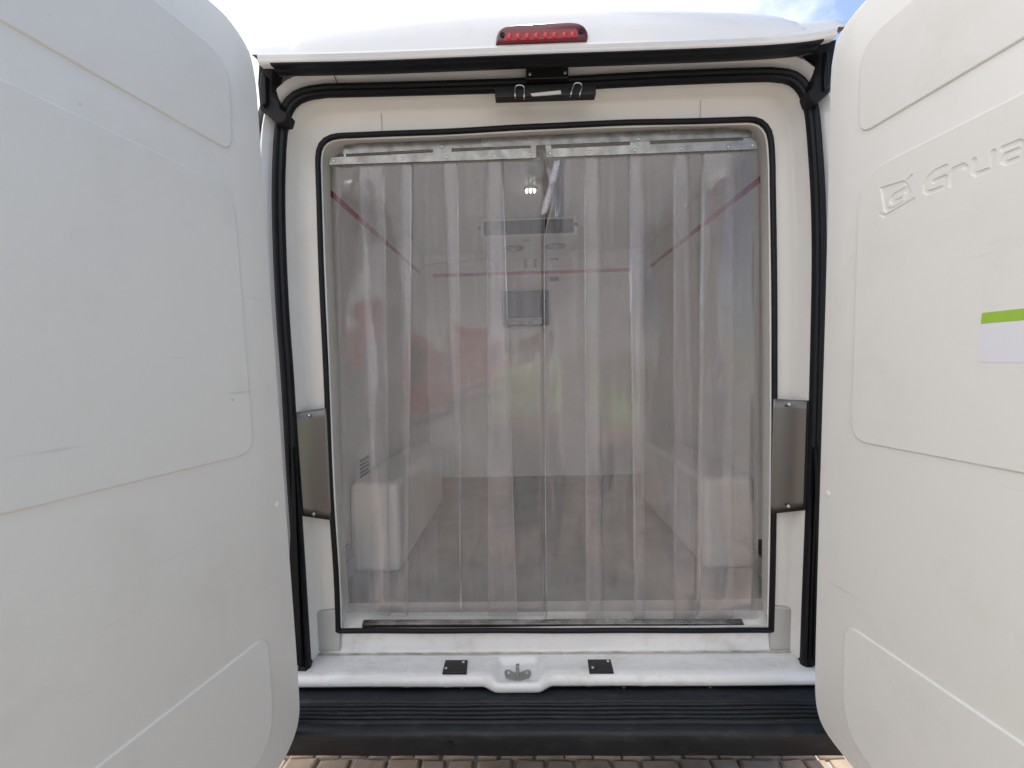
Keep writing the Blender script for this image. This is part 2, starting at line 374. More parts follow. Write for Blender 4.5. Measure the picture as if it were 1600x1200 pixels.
# rubber seals
sealp = [(-.019, -.004), (-.0195, .005), (-.016, .012), (-.009, .0135), (-.003, .0095), (-.0005, .0065), (.003, .0105), (.008, .0125), (.0145, .011), (.0185, .004), (.018, -.004)]
def seal_prof(flip=1): return [(a * flip, -b) for a, b in sealp]
Sd = [S[0] + Vector((0, 0, -.01))] + S + [S[-1] + Vector((0, 0, -.01))]
mb = MB(); mb.tube([Vector((p.x, YS - .004, p.z)) for p in Sd], .02, prof=[(-a, -b) for a, b in sealp] if False else seal_prof())
mb.build('door_seal', 'rubber', van, sharp=45)
ringpts = [Vector((p.x, YR - .008 + .0006 * math.sin(i * .4), p.z)) for i, p in enumerate(Rg)]
ringpts = [p + Vector((.0006 * math.sin(i * .35), 0, .0006 * math.sin(i * .5))) for i, p in enumerate(ringpts)]
oring = [(.0085 * math.cos(a), .0085 * math.sin(a)) for a in [2 * math.pi * k / 10 for k in range(10)]]
mb = MB(); mb.tube(ringpts, .0085, prof=oring)
bpts = [Rg[0].lerp(Rg[-1], k / 30) + Vector((0, 0, .0006 * math.sin(k * .7))) for k in range(31)]
mb.tube([Vector((p.x, YR - .0065, p.z)) for p in bpts], .008, up=Vector((0, 1, 0)))
mb.build('opening_seal', 'rubber', van, sharp=50)
for i in (0, -1):
    s = -1 if i == 0 else 1; p = S[i]
    mb = MB()
    q = [(-.017, 0), (.016, 0), (.018, .012), (.012, .035), (-.012, .04), (-.017, .02)]
    a = [Vector((p.x + x + s * .000, YS - .02 - .012 * (z < .02), p.z - .012 + z)) for x, z in q]
    b = [Vector((p.x + x, YS + .02, p.z - .012 + z)) for x, z in q]
    mb.loft([a, b], closed=True, cap=True); mb.build('seal_foot', 'rubber_matt', van, bevel=.004)

# --- outer rear frame beyond the seal (painted channel)
ch = [offs(S, -.002, YS + .004), offs(S, .020, YS + .002), offs(S, .026, YS - .003), offs(S, .034, YS - .018), offs(S, .041, YS - .026), offs(S, .047, YS - .022), offs(S, .055, YS + .005), offs(S, .075, YS + .02)]
ch = [[Vector((p.x, p.y, min(p.z, 2.41))) for p in l] for l in ch]
mb = MB(); mb.loft(ch)
mb.build('door_aperture', 'paint', van, sharp=50)
# tiny weld seams across the channel top
for px in (527,):
    a, b = P(522, 118, 1.318), P(530, 136, 1.325)
    MB().tube([a, b], .0012, 6).build('weld_seam', 'gap', van)
# black strips standing for the shade in the lower door gap outside the seal
for sx, pts in ((-1, [(455, 700), (459, 760), (461, 830), (463, 870), (464, 900), (469, 1040)]), (1, [(1276, 700), (1276, 760), (1277, 830), (1277, 870), (1276, 900), (1273, 1040)])):
    mb = MB(); a = [P(x, y, 1.30) for x, y in pts]
    mb.loft([[p + Vector((-sx * .004, 0, 0)) for p in a], [p + Vector((sx * min(.05, .0 + .007 * i), 0, 0)) for i, p in enumerate(a)], [p + Vector((sx * min(.05, .0 + .007 * i), .03, 0)) for i, p in enumerate(a)], [p + Vector((-sx * .004, .03, 0)) for p in a]], closed=False)
    mb.build('jamb_gap_shade', 'gap', van)

# --- stainless corner guards
def guard(c4, name_screws, flip):
    (x0, y0), (x1, y1), (x2, y2), (x3, y3) = c4   # outer-top, inner-top, outer-bottom, inner-bottom
    rows = []
    for i in range(13):
        v = i / 12; row = []
        for j in range(15):
            u = j / 14
            Y = 1.350 + .030 * u + .005 * math.sin(u * math.pi)
            px = (x0 + (x1 - x0) * u) * (1 - v) + (x2 + (x3 - x2) * u) * v
            py = (y0 + (y1 - y0) * u) * (1 - v) + (y2 + (y3 - y2) * u) * v
            row.append(P(px, py, Y))
        rows.append(row)
    o = MB().loft(rows).build('corner_guard', 'stainless', van, sharp=60, solid=.0012, offset=0)
    for x, y in name_screws: screw(P(x, y, 1.3635), (0, -1, 0), .006, o, h=.003)
guard([(460, 645), (510, 637), (472, 806), (518, 813)], [(483, 649), (490, 803)], 1)
guard([(1264, 626), (1208, 623), (1258, 797), (1204, 803)], [(1233, 632), (1232, 791)], -1)
# moulded kick ledges at the bottom corners; the grey paints in their shade
for pts in ([(480, 975), (492, 957), (530, 953), (531, 1018), (486, 1018)], [(1252, 975), (1243, 951), (1206, 948), (1204, 1016), (1254, 1018)]):
    a = [P(x, y, 1.389) for x, y in pts]; b = [p + Vector((0, .03, 0)) for p in a]
    MB().loft([a, b], closed=True, cap=True).build('kick_ledge', 'ledge', van, bevel=.005, bseg=3)

# --- sill with latch recess
xl, xr = S[0].x - .03, S[-1].x + .03
latch = P(809, 1045, 1.335); xm = latch.x
prof = [(1.404, .668), (1.402, .645), (1.398, .622), (1.396, .610), (1.391, .6045), (1.385, .603), (1.382, .6065), (1.375, .606), (1.37, .606), (1.365, .606), (1.36, .6055), (1.355, .6055), (1.348, .6055), (1.34, .605), (1.325, .605), (1.312, .6045), (1.305, .604), (1.299, .6025), (1.293, .600), (1.289, .597), (1.284, .589), (1.283, .578), (1.287, .571), (1.295, .569)]
prof = [(a, b - (.014 if b < .65 else 0)) for a, b in prof]
rows = []
for i, (yy, zz) in enumerate(prof):
    row = []
    for k in range(161):
        x = xl + (xr - xl) * k / 160; d = abs(x - xm)
        out_ = 1 - sstep(.060, .105, d)
        dip = (1 - sstep(.050, .074, d)) * sstep(1.377, 1.357, yy) * sstep(1.284, 1.318, yy)
        y2 = yy - out_ * .020 * sstep(1.36, 1.30, yy); z2 = zz - dip * .019 - out_ * .003 * sstep(1.32, 1.29, yy)
        # low pressings either side
        for c in (-.33, -.21, .21, .37): z2 -= .0012 * math.exp(-((x - xm - c) / .012) ** 2) * sstep(1.39, 1.37, yy)
        row.append(Vector((x, y2, z2 + .0008 * math.sin(x * 9))))
    rows.append(row)
MB().loft(rows).build('sill', 'sill', van, sharp=60)
# thin dirty sealant bead at the back of the sill
MB().tube([Vector((xl + .03 + (xr - xl - .06) * k / 60, 1.3895, .5922 + .0008 * math.sin(k * 1.7))) for k in range(61)], .003, 6).build('sealant_bead', mat('old_sealant', (.58, .53, .45), .6, var=.5, vscale=25, bump=.4), van)
# black pads
for q, scr in (([(696, 1031), (731, 1031), (729, 1051), (691, 1051)], [(724, 1034.5), (697, 1044)]), ([(918, 1030), (954, 1030), (959, 1050), (921, 1050)], [(950, 1033), (926, 1043)])):
    a = [PZ(x, y, .5945) for x, y in q]; b = [p + Vector((0, 0, -.006)) for p in a]
    o = MB().loft([a, b], closed=True, cap=True).build('buffer_pad', 'pad', van, bevel=.001)
    for x, y in scr: screw(PZ(x, y, .5945), (0, 0, 1), .0045, o)
# latch striker in the recess
zb = .5745
q = [(788, 1049), (791, 1046), (797, 1046), (801, 1049), (807, 1051), (809, 1047), (811, 1051), (817, 1048), (823, 1046), (828, 1046), (830, 1050), (827, 1057), (813, 1062), (809, 1065), (804, 1062), (790, 1057)]
a = [PZ(x, y, zb + .0025) for x, y in q]; b = [p + Vector((0, 0, -.003)) for p in a]
st = MB().loft([a, b], closed=True, cap=True).build('door_striker', 'catch', van, bevel=.0008)
post = PZ(809, 1056, zb)
MB().box((post.x - .0055, post.y - .004, zb), (post.x + .0055, post.y + .010, zb + .032)).build('striker_post', 'catch', st, bevel=.002)
for x in (795, 823): screw(PZ(x, 1051, zb + .0025), (0, 0, 1), .005, st)

# --- bumper step
X0, X1 = XC - .98, XC + .98
zr, zf, zu = P(809, 1079, 1.281).z, P(809, 1146, 1.146).z, P(809, 1181, 1.150).z
bp_ = [(1.300, zr - .06), (1.300, zr - .006), (1.286, zr - .001), (1.281, zr), (1.245, zr - .002), (1.2415, zr - .005)]
y = 1.239
for k in range(5):
    bp_ += [(y, zr - .0085 - k * .0004), (y - .0015, zr - .0035 - k * .0004), (y - .0030, zr - .0020 - k * .0004), (y - .0085, zr - .0020 - k * .0004), (y - .0100, zr - .0040 - k * .0004), (y - .0110, zr - .0085 - k * .0004)]; y -= .0148
bp_ += [(1.162, zf + .005), (1.152, zf + .002), (1.1465, zf - .001), (1.144, zf - .007), (1.1445, zf - .02), (1.147, zu + .003), (1.150, zu), (1.18, zu - .01), (1.29, zu - .05)]
rows = []
for (yy, zz) in bp_:
    xa, xb = X0, X1
    rows.append([Vector((xa + (xb - xa) * k / 40, yy, zz + .0008 * math.sin(k * .9 + yy * 40))) for k in range(41)])
MB().loft(rows).build('bumper_step', 'bumper', van, sharp=50)
bump = [o for o in van.children if o.name.startswith('bumper_step')][0]
for x in (703, 1043):
    c = P(x, 1162, 1.1448); mb = MB(); mb.cyl(c + Vector((0, .002, 0)), (0, -1, 0), .0135, .0035, 20, .011); mb.cyl(c + Vector((0, .000, 0)), (0, -1, 0), .006, .0032, 12)
    mb.build('bumper_plug', 'rubber_matt', bump)
# dark closing panel between sill and bumper, with plugs
MB().box((X0 + .08, 1.296, .46), (X1 - .08, 1.300, .558)).build('closing_panel', 'gap', van)
for x in (722, 975, 1110):
    c = P(x, 1075, 1.290); mb = MB(); mb.cyl(c + Vector((0, .006, 0)), (0, -1, 0), .0075, .008, 14, .006, dome=.002); mb.build('panel_clip', 'pad', van)

# --- gutter lip, weatherstrip and roof
LIPB = [(402, 97.5), (430, 96.8), (560, 94.5), (700, 89), (850, 83), (1000, 78), (1180, 71), (1270, 64), (1309, 55)]
lp = resample([P(x, y, 1.205) for x, y in chaikin(LIPB, 1)], 48)
def sweepx(path, prof): return MB().loft([[p + Vector((0, a, b)) for p in path] for a, b in prof])
sweepx(lp, [(.030, .003), (.012, .000), (.004, .001), (.000, .004), (-.001, .008), (.0035, .0115), (.0015, .014), (-.001, .018), (.001, .023), (.006, .0265), (.05, .032), (.12, .040)]).build('gutter_lip', 'paint', van, sharp=50)
l2 = [p.copy() for p in lp[1:-1]]
sweepx(l2, [(.0035, .001), (.0035, -.0015), (.008, -.004), (.020, -.002), (.027, -.003), (.032, -.0055), (.044, -.0065), (.056, -.002), (.064, .006), (.064, .03)]).build('weatherstrip', 'rubber', van, sharp=45)
def crown(contour, y0, yt, name, lipz, m='paint'):
    """roof surface rising from the lip to its skyline contour, then running forward over the roof"""
    n = 60; c = resample([P(x, y, yt) for x, y in chaikin(contour, 2)], n); rows = []
    def zbot(x):
        for a, b in zip(lp, lp[1:]):
            if a.x <= x <= b.x: return a.z + (b.z - a.z) * (x - a.x) / (b.x - a.x) + lipz
        return (lp[0].z if x < lp[0].x else lp[-1].z) + lipz
    for f, yy in ((0, y0), (.25, y0 + .008), (.55, y0 + (yt - y0) * .28), (.8, y0 + (yt - y0) * .55), (.95, y0 + (yt - y0) * .82), (1, yt)):
        rows.append([Vector((p.x, yy, zbot(p.x) + (p.z - zbot(p.x)) * f)) for p in c])
    rows.append([Vector((p.x, yt + .08, p.z + .018)) for p in c]); rows.append([Vector((p.x, yt + .8, p.z + .04)) for p in c])
    return MB().loft(rows).build(name, m, van, sharp=60)
crown([(473, 84), (474, 76), (482, 63), (500, 55), (540, 47), (620, 36), (720, 24), (800, 18.5), (880, 15.5), (960, 15), (1060, 18.5), (1160, 25), (1205, 31), (1225, 40), (1233, 52), (1236, 62)], 1.212, 1.30, 'roof_cap', .026)
crown([(398, 90), (399, 80), (405, 75), (420, 73), (470, 72), (560, 66), (800, 56), (1100, 46), (1240, 42), (1285, 34), (1303, 35), (1310, 42), (1311, 52)], 1.210, 1.262, 'roof_skin', .024)
# screw-like rivets beside the cap
for (x, y) in ((465, 81), (466, 76)): screw(P(x, y, 1.222), (0, -1, .4), .003, van, 'catch')
# corner caps (hinge rubbers)
CL = [(404, 98), (430, 100), (426, 122), (426, 146), (436, 158), (438, 170), (450, 176), (446, 190), (432, 192), (420, 182), (413, 173), (406, 172), (402, 130)]
CR = [(1308, 60), (1288, 66), (1268, 70), (1280, 86), (1280, 112), (1272, 124), (1270, 136), (1263, 142), (1268, 158), (1276, 161), (1288, 152), (1297, 144), (1301, 100)]
for pts in (CL, CR):
    a = [P(x, y, 1.29) for x, y in pts]; b = [P(x, y, 1.29) + Vector((0, .045, 0)) for x, y in pts]
    MB().loft([a, b], closed=True, cap=True).build('corner_cap', 'rubber_matt', van, bevel=.004, bseg=2)
    s = -1 if pts is CL else 1
# folded facet on the caps
for q in ([(407, 112), (416, 118), (416, 160), (409, 166), (404, 140)], [(1291, 78), (1296, 82), (1297, 134), (1289, 140), (1288, 110)]):
    a = [P(x, y, 1.278) for x, y in q]; b = [p + Vector((0, .02, 0)) for p in a]
    MB().loft([a, b], closed=True, cap=True).build('cap_flange', 'rubber', van, bevel=.004, bseg=2)

# --- third brake light
BL = [(774, 71), (775, 58), (779, 48), (790, 42), (830, 39.5), (880, 36.5), (900, 36.5), (913, 42), (919, 52), (919, 60), (917, 66)]
out_l = [P(x, y, 1.212) for x, y in chaikin(BL, 2)]
cen = sum(out_l, Vector()) / len(out_l)
def shr(s, dy): return [Vector((cen.x + (p.x - cen.x) * (1 - (1 - s) * .25), p.y + dy, cen.z + (p.z - cen.z) * s)) for p in out_l]
mb = MB(); mb.loft([shr(1.0, .05), shr(1.0, .004), shr(.94, -.003), shr(.80, -.008), shr(.66, -.010)], closed=True, cap=True)
brake = mb.build('brake_light', 'red_dark', van, sharp=60)
inner = [(787, 64), (788, 52), (800, 49), (850, 47), (900, 44), (904, 50), (903, 58), (860, 61)]
a = [P(x, y, 1.2006) for x, y in inner]; b = [p + Vector((0, .012, 0)) for p in a]
MB().loft([b, a], closed=True, cap=True).build('lens', 'red_lens', brake, bevel=.001)
for i, x in enumerate((796, 809.5, 824, 838, 852.5, 866.5, 882, 895)):
    c = P(x, 57.5 - (x - 796) * .035, 1.2002); mb = MB()
    mb.ball(c, .0068, .003, .0075, 12, 7); mb.build('bulb_cup', 'red_led', brake)
for x, y in ((785, 55.5), (908, 49.5)):
    o = MB().cyl(P(x, y, 1.2035), (0, -1, 0), .0075, .004, 18, .0065).build('screw', 'rubber_matt', brake)

# --- top latch plates and hooks
a = [P(x, y, 1.296) for x, y in ((822, 107), (888, 104.5), (888, 121.5), (822, 123.5))]; b = [p + Vector((0, .02, 0)) for p in a]
tp = MB().loft([a, b], closed=True, cap=True).build('latch_plate', 'pad', van, bevel=.0015)
for x, y in ((828, 116), (883, 113.5)): screw(P(x, y, 1.296), (0, -1, 0), .0042, tp)
a = [P(x, y, 1.302) for x, y in ((773, 137), (931, 133), (931.5, 147), (773.5, 152))]; b = [p + Vector((0, .03, 0)) for p in a]
hb = MB().loft([a, b], closed=True, cap=True).build('hook_bracket', 'pad', van, bevel=.002)
a = [P(x, y, 1.2995) for x, y in ((829, 146), (876, 141), (877, 146.5), (832, 150))]; b = [p + Vector((0, .003, 0)) for p in a]
MB().loft([a, b], closed=True, cap=True).build('bracket_slot', 'lampbody', hb)
for u in ([(805, 150), (804.5, 138), (806, 134), (810, 133), (815, 133), (818.5, 135), (819.5, 139), (819, 151)], [(892, 147), (895, 136), (897, 131), (900, 129.5), (906, 129.5), (909, 132), (909.5, 136), (906, 147)]):
    pts = resample([P(x, y, 1.292) for x, y in chaikin(u, 1)], 22)
    pts = [pts[0] + Vector((0, .012, 0))] + pts + [pts[-1] + Vector((0, .012, 0))]
    MB().tube(pts, .0019, 8).build('hook', 'screw', hb)
# panel joint lines on the frame header
for (x0, y0, x1, y1) in ((594, 154, 597, 205), (1096, 134, 1094, 187)):
    MB().tube([P(x0, y0, 1.4005), P((x0 + x1) / 2, (y0 + y1) / 2, 1.4005), P(x1, y1, 1.4005)], .0009, 6).build('panel_joint', 'label', van)

# --- outer body shell
sec = [(-1.0, .47), (-1.0, 1.2), (-.985, 1.6), (-.90, 2.2), (-.855, 2.34), (-.80, 2.42), (-.70, 2.45), (0, 2.47), (.70, 2.45), (.80, 2.42), (.855, 2.34), (.90, 2.2), (.985, 1.6), (1.0, 1.2), (1.0, .47)]
sec = chaikin(sec, 1)
mb = MB(); mb.loft([[Vector((XC + x * k, yy, z)) for x, z in sec] for yy, k in ((1.36, .985), (1.40, 1), (3.2, 1), (5.6, 1), (6.3, .97))])
mb.build('body_shell', 'paint', van, sharp=40)
mb = MB(); mb.box((XC - .98, 1.31, .44), (XC + .98, 6.3, .47)); mb.build('underbody', 'gap', van)
for sx in (-1, 1):
    mb = MB(); c = Vector((XC + sx * .86, 4.3, .34)); mb.cyl(c - Vector((.1, 0, 0)), (1, 0, 0), .34, .2, 36); o = mb.build('wheel', 'tyre', van, bevel=.02)
    MB().cyl(c + Vector((sx * .07, 0, 0)), (sx, 0, 0), .2, .035, 30).build('rim', 'rim', o)

# --- cargo box interior
WL, WR, ZF, ZT, YB = -.688, .857, .715, 2.305, 3.19
# inside face of the front wall around the opening
rect = [Vector((WL, YI + .01, ZF))] * 1
def rectloop():
    segs = [[(WL, ZF), (WL, ZT - .1)], [(WL, ZT - .1), (WL, ZT), (WL + .1, ZT)], [(WL + .1, ZT), (WR - .1, ZT)], [(WR - .1, ZT), (WR, ZT), (WR, ZT - .1)], [(WR, ZT - .1), (WR, ZF)]]
    o = []
    for s, n in zip(segs, CNT):
        r = resample([Vector((x, YI + .006, z)) for x, z in s], n); o += r if not o else r[1:]
    return o
MB().loft([R2, [p + Vector((0, .006, 0)) for p in R2], rectloop()]).build('inner_jamb', 'wall', van, sharp=30)
MB().box((WL - .02, YI + .006, ZF), (WL, YB, ZT)).build('inner_side_wall', 'wall', van)
MB().box((WR, YI + .006, ZF), (WR + .02, YB, ZT)).build('inner_side_wall', 'wall', van)
MB().box((WL - .02, YB, ZF - .02), (WR + .02, YB + .02, ZT + .02)).build('bulkhead', 'wall', van)
MB().box((WL - .02, YI + .006, ZT), (WR + .02, YB, ZT + .02)).build('inner_ceiling', 'wall', van)
MB().box((WL - .02, YI - .004, ZF - .04), (WR + .02, YB, ZF)).build('load_floor', 'floor', van)
# coved corner trims
for x, s in ((WL, 1), (WR, -1)):
    MB().loft([[Vector((x, yy, ZF + .07)), Vector((x + s * .012, yy, ZF + .066)), Vector((x + s * .012, yy, ZF))] for yy in (YI + .01, YB)]).build('floor_skirting', 'floor', van)
for x0, x1 in ((WL, -.498), (.665, WR)):
    MB().box((x0 - .001, 1.69, ZF - .002), (x1, 2.62, 1.065)).build('wheel_arch_box', 'wall', van, bevel=.025, bseg=4)
# red load-limit stripe (one part per wall)
za, zb2 = 2.135, 2.158
MB().box((WL + .0005, 1.50, za), (WL + .003, 3.02, zb2)).build('load_stripe', 'red_tape', van)
MB().box((WR - .003, 1.50, za), (WR - .0005, 3.02, zb2)).build('load_stripe', 'red_tape', van)
MB().box((WL + .055, YB - .003, 2.150), (.755, YB - .0005, 2.171)).build('load_stripe', 'red_tape', van)
# small vents, drains and plates
def wallrect(x0, y0, x1, y1, m, name, d=.012):
    a, b = P(x0, y0, YB - d), P(x1, y1, YB - d); return MB().box((a.x, YB - d, b.z), (b.x, YB - .0004, a.z)).build(name, m, van)
wallrect(859, 401, 872, 406, 'hole', 'wall_slot'); wallrect(859, 433, 873, 439, 'hole', 'wall_slot')
wallrect(819, 404, 824, 418, 'hole', 'wall_slot'); wallrect(834, 403, 839, 417, 'hole', 'wall_slot')
pl = MB().box((WL + .0005, 1.80, 1.045), (WL + .004, 1.93, 1.135)).build('rating_plate', 'label', van)
mb = MB()
for k in range(5): mb.box((WL + .0042, 1.812, 1.058 + k * .016), (WL + .0048, 1.918 - .02 * (k % 2), 1.066 + k * .016))
mb.build('plate_marks', 'ink', pl)
for x, s, y0 in ((WL, 1, 1.60), (WR, -1, 1.58)):
    MB().box((x - .001 * s, y0, .79), (x + s * .012, y0 + .07, .845)).build('drain_cover', 'hole' if s < 0 else 'label', van, bevel=.002)
# cable running across the bulkhead
cab = [(560, 404), (610, 414), (640, 418), (680, 412), (700, 410), (705, 420), (712, 409), (760, 405), (810, 404), (818, 400)]
MB().tube([P(x, y, YB - .012) for x, y in chaikin(cab, 2)], .004, 6).build('bulkhead_cable', 'label', van)
# stainless threshold
a0, a1 = P(566, 977, YR + .004), P(1162, 976, YR + .004)
prof_t = [(-.003, -.008), (-.003, .0035), (.000, .0055), (.010, .0090), (.013, .0095), (.014, .006)]
MB().loft([[Vector((a0.x + (a1.x - a0.x) * k / 20, YR + .006 + dy, (a0.z + (a1.z - a0.z) * k / 20) + dz)) for k in range(21)] for dy, dz in prof_t]).build('threshold_strip', 'galv', van, sharp=25, solid=.001)

# ================================================================== REAR DOORS
def door(side, hinge_edge, ztop, zbot, panels, plug_uz):
    K_ = .885                                  # hinge edge stands at Y = 1.27 * K_, clear of the bumper step
    h = P(445, 600, 1.27 * K_) if side < 0 else P(1279, 600, 1.27 * K_)
    d = -ray(955, 570) if side < 0 else -ray(736, 577); d.z = 0; d.normalize()
    nrm = Vector((d.y, -d.x, 0))
    if nrm.x * side > 0: nrm = -nrm
    h = Vector((h.x, h.y, 0))
    W = lambda u, z, q=0: h + d * (u * K_) + nrm * q + Vector((0, 0, 1.5 + (z - 1.5) * K_))
    far = .765
    he = chaikin(hinge_edge, 2)
    outline = he + [(far - .08, zbot), (far - .03, zbot + .02), (far, zbot + .08), (far, ztop - .08), (far - .03, ztop - .02), (far - .08, ztop)]
    def inset(pts, k):
        n = len(pts); ar = sum(pts[i][0] * pts[(i + 1) % n][1] - pts[(i + 1) % n][0] * pts[i][1] for i in range(n)); sg = 1 if ar > 0 else -1
        o = []
        for i in range(n):
            ax, az = pts[i - 1]; bx, bz = pts[(i + 1) % n]; tx, tz = bx - ax, bz - az; l = math.hypot(tx, tz) or 1
            o.append((pts[i][0] - sg * tz / l * k, pts[i][1] + sg * tx / l * k))
        return o
    def slab(pts, levels, capstart=True):
        mb = MB(); mb.loft([[W(u, z, q) for u, z in inset(pts, k)] for k, q in levels], closed=True)
        n = len(pts)
        if capstart: mb.f.append(tuple(range(n)))
        mb.f.append(tuple(range((len(levels) - 1) * n, len(levels) * n))); return mb
    skin_out = inset(outline, -.016)
    skin = slab(skin_out, [(.012, -.066), (0, -.060), (0, -.030), (.006, -.026)]).build('rear_door', 'paint', van, sharp=50)
    # liner
    liner = slab(outline, [(.004, -.028), (0, -.024), (0, -.007), (.0015, -.0028), (.004, -.0008), (.008, 0)])
    def rounded(poly, radii):
        res = []; n = len(poly)
        for i in range(n):
            p = Vector(poly[i]); a = Vector(poly[i - 1]); b = Vector(poly[(i + 1) % n]); r = radii[i]
            p0 = p + (a - p).normalized() * r; p1 = p + (b - p).normalized() * r
            for k in range(13):
                t = k / 12; res.append(tuple(p0 * (1 - t) ** 2 + p * 2 * t * (1 - t) + p1 * t * t))
        return res
    LV = [(-.001, -.004), (0, .0002), (.0006, .0018), (.0020, .0034), (.0036, .0040)]
    top_w = .0040
    for idx, (poly, radii) in enumerate(panels):
        pts = rounded(poly, radii)
        if side > 0 and idx == 1:
            # raised panel carrying the engraved lettering: cap has a window filled by a fine relief grid
            mb = MB(); mb.loft([[W(u, z, q) for u, z in inset(pts, k)] for k, q in LV], closed=True)
            liner.add(mb.v, mb.f)
            rim = inset(pts, LV[-1][0])
            u0, u1, z0, z1 = .170, .570, 1.800, 1.910; nu, nzv = 560, 154
            bm = bmesh.new(); vs_ = [bm.verts.new((u, z, 0)) for u, z in rim]
            hole = [(u0, z0), (u1, z0), (u1, z1), (u0, z1)]; hs = [bm.verts.new((u, z, 0)) for u, z in hole]
            ed = [bm.edges.new((vs_[i], vs_[(i + 1) % len(vs_)])) for i in range(len(vs_))] + [bm.edges.new((hs[i], hs[(i + 1) % 4])) for i in range(4)]
            bmesh.ops.triangle_fill(bm, use_beauty=True, use_dissolve=False, edges=ed)
            bm.verts.index_update()
            liner.add([W(v.co.x, v.co.y, top_w) for v in bm.verts], [tuple(v.index for v in f.verts) for f in bm.faces]); bm.free()
            rows = []
            for j in range(nzv + 1):
                z = z0 + (z1 - z0) * j / nzv
                rows.append([W(u0 + (u1 - u0) * i / nu, z, top_w + relief(u0 + (u1 - u0) * i / nu, z)) for i in range(nu + 1)])
            liner.loft(rows)
        else:
            mb = slab(pts, LV, capstart=False); liner.add(mb.v, mb.f)
    # build liner: merge shared points so the grid is watertight with its panel
    ln = liner.build('door_liner', 'liner', skin, sharp=14)
    u, z = plug_uz
    mb = MB(); c = W(u, z, .0004); mb.cyl(c - nrm * .001, nrm, .0078, .0022, 18, .0070); mb.cyl(c + nrm * .0011, nrm, .0045, .0007, 14, .004, dome=.0004)
    mb.build('screw_cap', 'liner', ln, sharp=60)
    return W, nrm, skin, ln
# --- relief of the engraved emblem and lettering (u, z in metres on the door)
def seg_d(px, pz, a, b):
    ax, az = a; bx, bz = b; dx, dz = bx - ax, bz - az
    t = max(0, min(1, ((px - ax) * dx + (pz - az) * dz) / (dx * dx + dz * dz + 1e-12)))
    return math.hypot(px - ax - dx * t, pz - az - dz * t)
Z = 1.0
GL = [[(.334, 1.881), (.313, 1.880), (.300, 1.873), (.2935, 1.861), (.2925, 1.849), (.297, 1.843), (.306, 1.8415), (.331, 1.8415), (.334, 1.8605), (.312, 1.8605)]]
rL = [[(.3445, 1.840), (.3475, 1.869), (.366, 1.869), (.3705, 1.863)]]
uL = [[(.3855, 1.870), (.3835, 1.848), (.389, 1.8415), (.4125, 1.8415)], [(.4165, 1.871), (.4135, 1.8415)]]
aL = [[(.431, 1.870), (.4545, 1.870), (.4605, 1.865), (.4585, 1.8415), (.4365, 1.8415), (.4315, 1.848), (.436, 1.8565), (.4585, 1.8565)]]
u2L = [[(x + .0925, z) for x, z in s] for s in uL]
STROKES = [(a, b) for L_ in (GL, rL, uL, aL, u2L) for s in L_ for a, b in zip(s, s[1:])]
BOXP = [(.189, 1.896), (.247, 1.889), (.254, 1.882), (.266, 1.856), (.243, 1.843), (.205, 1.834), (.199, 1.841)]
IG = [[(.246, 1.877), (.224, 1.874), (.213, 1.867), (.209, 1.856), (.212, 1.847), (.221, 1.843), (.245, 1.849), (.247, 1.860), (.230, 1.858)]]
IGS = [(a, b) for s in IG for a, b in zip(s, s[1:])]
TAILS = [((.191, 1.834), (.203, 1.826)), ((.203, 1.826), (.269, 1.840)), ((.255, 1.886), (.264, 1.892))]
def poly_sd(x, z, P_):
    d = 9; ins = False; n = len(P_)
    for i in range(n):
        a, b = P_[i], P_[(i + 1) % n]; d = min(d, seg_d(x, z, a, b))
        if (a[1] > z) != (b[1] > z) and x < (b[0] - a[0]) * (z - a[1]) / (b[1] - a[1]) + a[0]: ins = not ins
    return -d if ins else d
def ramp(sd, wdt=.0010): return sstep(wdt * .5, -wdt, sd)
def relief(x, z):
    h = 0
    if x > .280:
        c = [s for s in STROKES if min(s[0][0], s[1][0]) - .01 < x < max(s[0][0], s[1][0]) + .01]
        if c:
            d = min(seg_d(x, z, a, b) for a, b in c); h = ramp(d - .0043)
    elif x > .18:
        b = ramp(poly_sd(x, z, BOXP)); g_ = ramp(min(seg_d(x, z, a, b2) for a, b2 in IGS) - .0042)
        t = ramp(min(seg_d(x, z, a, b2) for a, b2 in TAILS) - .0032)
        h = max(b * (1 - .9 * g_), t)
    return -.0026 * h
panL = [([(.74, 2.281), (.148, 2.281), (.152, 2.052), (.74, 2.056)], [.02, .075, .035, .02]),
        ([(.70, 1.966), (.152, 1.963), (.127, 1.292), (.70, 1.292)], [.05, .085, .055, .05]),
        ([(.68, .800), (.110, .797), (.098, .470), (.68, .470)], [.05, .040, .135, .05])]
panR = [([(.74, 2.268), (.130, 2.262), (.128, 2.044), (.74, 2.040)], [.02, .075, .040, .02]),
        ([(.70, 1.953), (.130, 1.950), (.109, 1.291), (.70, 1.291)], [.05, .085, .055, .05]),
        ([(.68, .808), (.092, .808), (.088, .480), (.68, .480)], [.05, .045, .135, .05])]
heL = [(.16, 2.392), (.135, 2.388), (.105, 2.375), (.080, 2.358), (.066, 2.335), (.056, 2.29), (.052, 2.25), (.040, 1.822), (.011, 1.075), (-.007, .618), (-.009, .52), (-.006, .485), (.006, .452), (.030, .425), (.060, .407), (.10, .397), (.16, .393)]
heR = [(.20, 2.375), (.144, 2.358), (.105, 2.352), (.075, 2.340), (.052, 2.318), (.040, 2.28), (.033, 2.225), (.024, 1.779), (-.002, 1.071), (-.017, .591), (-.015, .52), (-.006, .485), (.009, .462), (.035, .447), (.075, .437), (.117, .432), (.17, .429)]
door(-1, heL, 2.395, .393, panL, (.048, 1.131))
WRt, nR, skinR, linR = door(1, heR, 2.38, .429, panR, (.032, 1.133))
